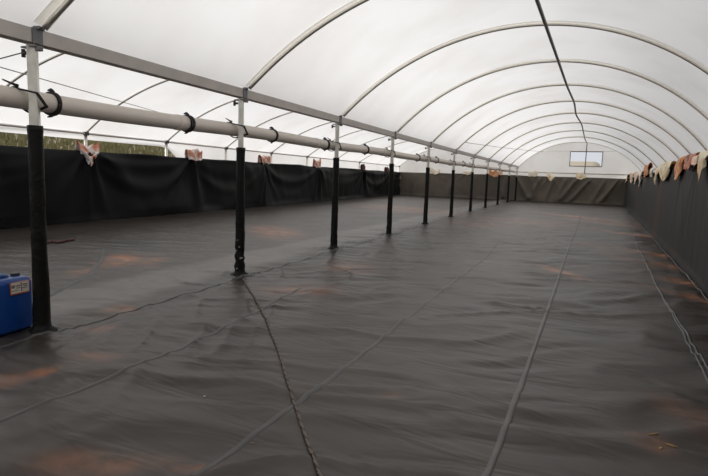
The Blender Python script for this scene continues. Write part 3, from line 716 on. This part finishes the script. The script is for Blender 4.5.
# left wall: (pixel, width, front drop, rise, material, label)
LT = (-.0918, 1, 0); LNn = (1, .0918, 0)
left_rags = [
    (88, 147, .75, .42, .22, 'c_mix', 'salmon, white and purple rag hanging in a point over the left sheet, nearest the camera', .85),
    (194, 152, .95, .14, .22, 'c_mix', 'pale salmon and white crumpled rag on the left sheet, left of the second post', .5),
    (264, 158, .95, .10, .24, 'c_mix', 'rounded salmon and purple rag on the left sheet, right of the second post', .3),
    (317, 162.5, .95, .10, .26, 'c_mix', 'peach and purple rag on the left sheet, left of the third post', .3),
    (363, 167, .8, .25, .30, 'maroon', 'small dark red rag on the left sheet, right of the third post', .6),
    (387, 168.5, 1.1, .10, .20, 'maroon', 'dark rag on the left sheet, just left of the fourth post', .4),
    (411, 169.5, .8, .28, .40, 'maroon', 'dark red rag in the far corner of the left sheet, left of the fifth post', .6)]
for i, (px, py, w, fr, rise, mt, lab, pt) in enumerate(left_rags):
    c = on_plane(px, py, LN, LC); c[2] = CUR+.01
    tag(rag('cloth_rag', c, LT, w, fr, .2, MAT[mt], 20+i, pt, rise*1.15, LNn), lab, 'rag', 'rags on the left sheet')
back_rags = [
    (434, 170, 1.1, .16, .30, 'c_white', 'bright white rag on the far sheet, right of the fifth post', .4),
    (467, 170.5, .8, .10, .15, 'c_white', 'small white rag on the far sheet, between the sixth and seventh posts', .4),
    (496, 171, 1.1, .20, .30, 'c_orange', 'orange rag on the far sheet, beside the ninth post', .5),
    (533, 171, .7, .12, .35, 'c_white', 'white rag on the far sheet, left of the cream one below the gable', .4),
    (551, 174, .6, .42, .25, 'c_cream', 'cream and orange rag hanging on the far sheet, left of the gable window', .7),
    (581, 174, .75, .2, .28, 'c_cream', 'cream rag on the far sheet, under the gable window', .4)]
for i, (px, py, w, fr, rise, mt, lab, pt) in enumerate(back_rags):
    c = on_plane(px, py, (0, 1, 0), YB-.2); c[2] = CUR+.02
    tag(rag('cloth_rag', c, (1, 0, 0), w, fr, .15, MAT[mt], 40+i, pt, rise, (0, -1, 0)), lab, 'rag', 'rags on the far sheet')
right_rags = [  # px of the piece's middle, width along the wall, front drop, rise
    (627.5, 2.6, .28, .25, 'c_cream', 'yellowish cream rag at the far end of the right sheet, in the corner', .5),
    (633, 1.6, .38, .28, 'c_peach', 'peach rag on the right sheet, farthest but one', .5),
    (637.5, 1.4, .50, .28, 'c_peach', 'peach rag with a pale hanging tip, third from the far end of the right sheet', .8),
    (642.5, 1.2, .55, .22, 'c_white', 'white rag with a long hanging tip on the right sheet', .85),
    (648, 1.3, .16, .42, 'c_orange', 'orange-brown bunched rag standing up from the right sheet', .3),
    (654.5, .8, .18, .16, 'c_white', 'small white rag on the right sheet, right of the orange-brown bunch', .4),
    (659.5, .75, .46, .18, 'c_cream', 'cream rag with a hanging point, on the right sheet left of the largest cream rag', .8),
    (668, 1.5, .36, .20, 'c_cream', 'largest cream rag on the right sheet, wide with a point at its left', .75),
    (683, .80, .36, .17, 'c_orange', 'orange pointed rag hanging on the right sheet, left of the dark red one', .85),
    (694, .60, .16, .22, 'c_red', 'red-orange and dark purple rag on the right sheet near the camera', .3),
    (702, .40, .10, .14, 'c_peach', 'pale orange rag on the right sheet, beside the dark red one', .3),
    (708, .40, .34, .12, 'c_cream', 'cream rag at the photo edge, nearest the camera on the right sheet', .8)]
def right_y(px):
    lo, hi = 2.0, 45.0
    for _ in range(50):
        m = (lo+hi)/2; d = np.array([WRX, m, CUR])-EYE; xx = 354+FPX*(d@RT)/(d@FW)
        if xx > px: lo = m
        else: hi = m
    return lo
for i, (px, w, fr, rise, mt, lab, pt) in enumerate(right_rags):
    tag(rag('cloth_rag', (WRX, right_y(px), CUR+.005), (0, 1, 0), w*1.9, fr, .25, MAT[mt], 60+i, pt, rise*.62, (-1, 0, 0)), lab, 'rag', 'rags on the right sheet')

# ------------------------------------------------------------------ small litter
def litter(name, pxs, r, mat, label, cat):
    P = [on_floor(*p) for p in pxs]; P = smooth_path(P, .03, 1); Q = [np.array([p[0], p[1], float(floor_z(p[0], p[1]))+r*.8]) for p in P]
    n = len(Q); rr = [r*(.6+.7*abs(math.sin(i*1.9))) for i in range(n)]
    v, f = tube(Q, rr, 6); return tag(link_mesh(name, v, f, mat), label, cat)
litter('cloth_strip', [(46, 244), (52, 242.5), (58, 243.5), (66, 242), (74, 240.5)], .026, MAT['maroon'], 'dark red strip of cloth lying on the left bay floor behind the nearest post', 'cloth')
litter('straw_stalk', [(665, 446), (671, 447), (677, 449)], .004, MAT['straw'], 'longest straw stalk on the floor at the lower right', 'straw')
litter('straw_stalk', [(648, 438.5), (653, 438), (658, 437.5)], .004, MAT['straw'], 'orange straw stalk on the floor at lower right, left of the longest one', 'straw')
litter('straw_stalk', [(659, 452), (660.5, 451), (662, 450.5)], .006, MAT['straw'], 'short stubby straw bit below the other two stalks at lower right', 'straw')
litter('paper_scrap', [(203.3, 395), (204.5, 394.6), (205.5, 395.2)], .004, MAT['white'], 'tiny pale scrap on the floor at lower left', 'scrap')
litter('paper_scrap', [(250, 441), (253, 442), (256, 441.6)], .0022, MAT['tape'], 'thin tan scrap on the floor left of the rope', 'scrap')

# ------------------------------------------------------------------ light: overcast sky and a veiled low sun from the left
w = bpy.data.worlds.new('sky'); scene.world = w; w.use_nodes = True; nt = w.node_tree; nt.nodes.clear()
out = node(nt, 'ShaderNodeOutputWorld'); bg = node(nt, 'ShaderNodeBackground')
tc = node(nt, 'ShaderNodeTexCoord'); sx = node(nt, 'ShaderNodeSeparateXYZ'); nt.links.new(tc.outputs['Generated'], sx.inputs['Vector'])
rp = node(nt, 'ShaderNodeValToRGB'); e = rp.color_ramp.elements
e[0].position = 0; e[0].color = (.70, .725, .79, 1); e[1].position = 1; e[1].color = (1, .985, .97, 1)
q = e.new(.12); q.color = (.72, .735, .775, 1)
nt.links.new(sx.outputs['Z'], rp.inputs['Fac'])
xr = node(nt, 'ShaderNodeMapRange'); xr.inputs['From Min'].default_value = -1; xr.inputs['From Max'].default_value = 1; xr.inputs['To Min'].default_value = 1.22; xr.inputs['To Max'].default_value = .64
nt.links.new(sx.outputs['X'], xr.inputs['Value']); vm = node(nt, 'ShaderNodeVectorMath', operation='SCALE'); nt.links.new(rp.outputs['Color'], vm.inputs[0]); nt.links.new(xr.outputs['Result'], vm.inputs['Scale'])
nt.links.new(vm.outputs['Vector'], bg.inputs['Color']); bg.inputs['Strength'].default_value = 1.0
nt.links.new(bg.outputs['Background'], out.inputs['Surface'])
sd = bpy.data.lights.new('sun', 'SUN'); so_ = bpy.data.objects.new('sun', sd); COL.objects.link(so_)
sd.energy = 2.2; sd.angle = math.radians(40); sd.color = (1, .965, .925)
dirv = Vector((-.84, .12, .45)).normalized(); so_.rotation_euler = dirv.to_track_quat('Z', 'Y').to_euler()

vs = scene.view_settings; vs.view_transform = 'Standard'; vs.look = 'None'; vs.gamma = 1; vs.use_curve_mapping = False; vs.exposure = 0.0
scene.cycles.max_bounces = 10; scene.cycles.diffuse_bounces = 7; scene.cycles.glossy_bounces = 3; scene.cycles.transmission_bounces = 8
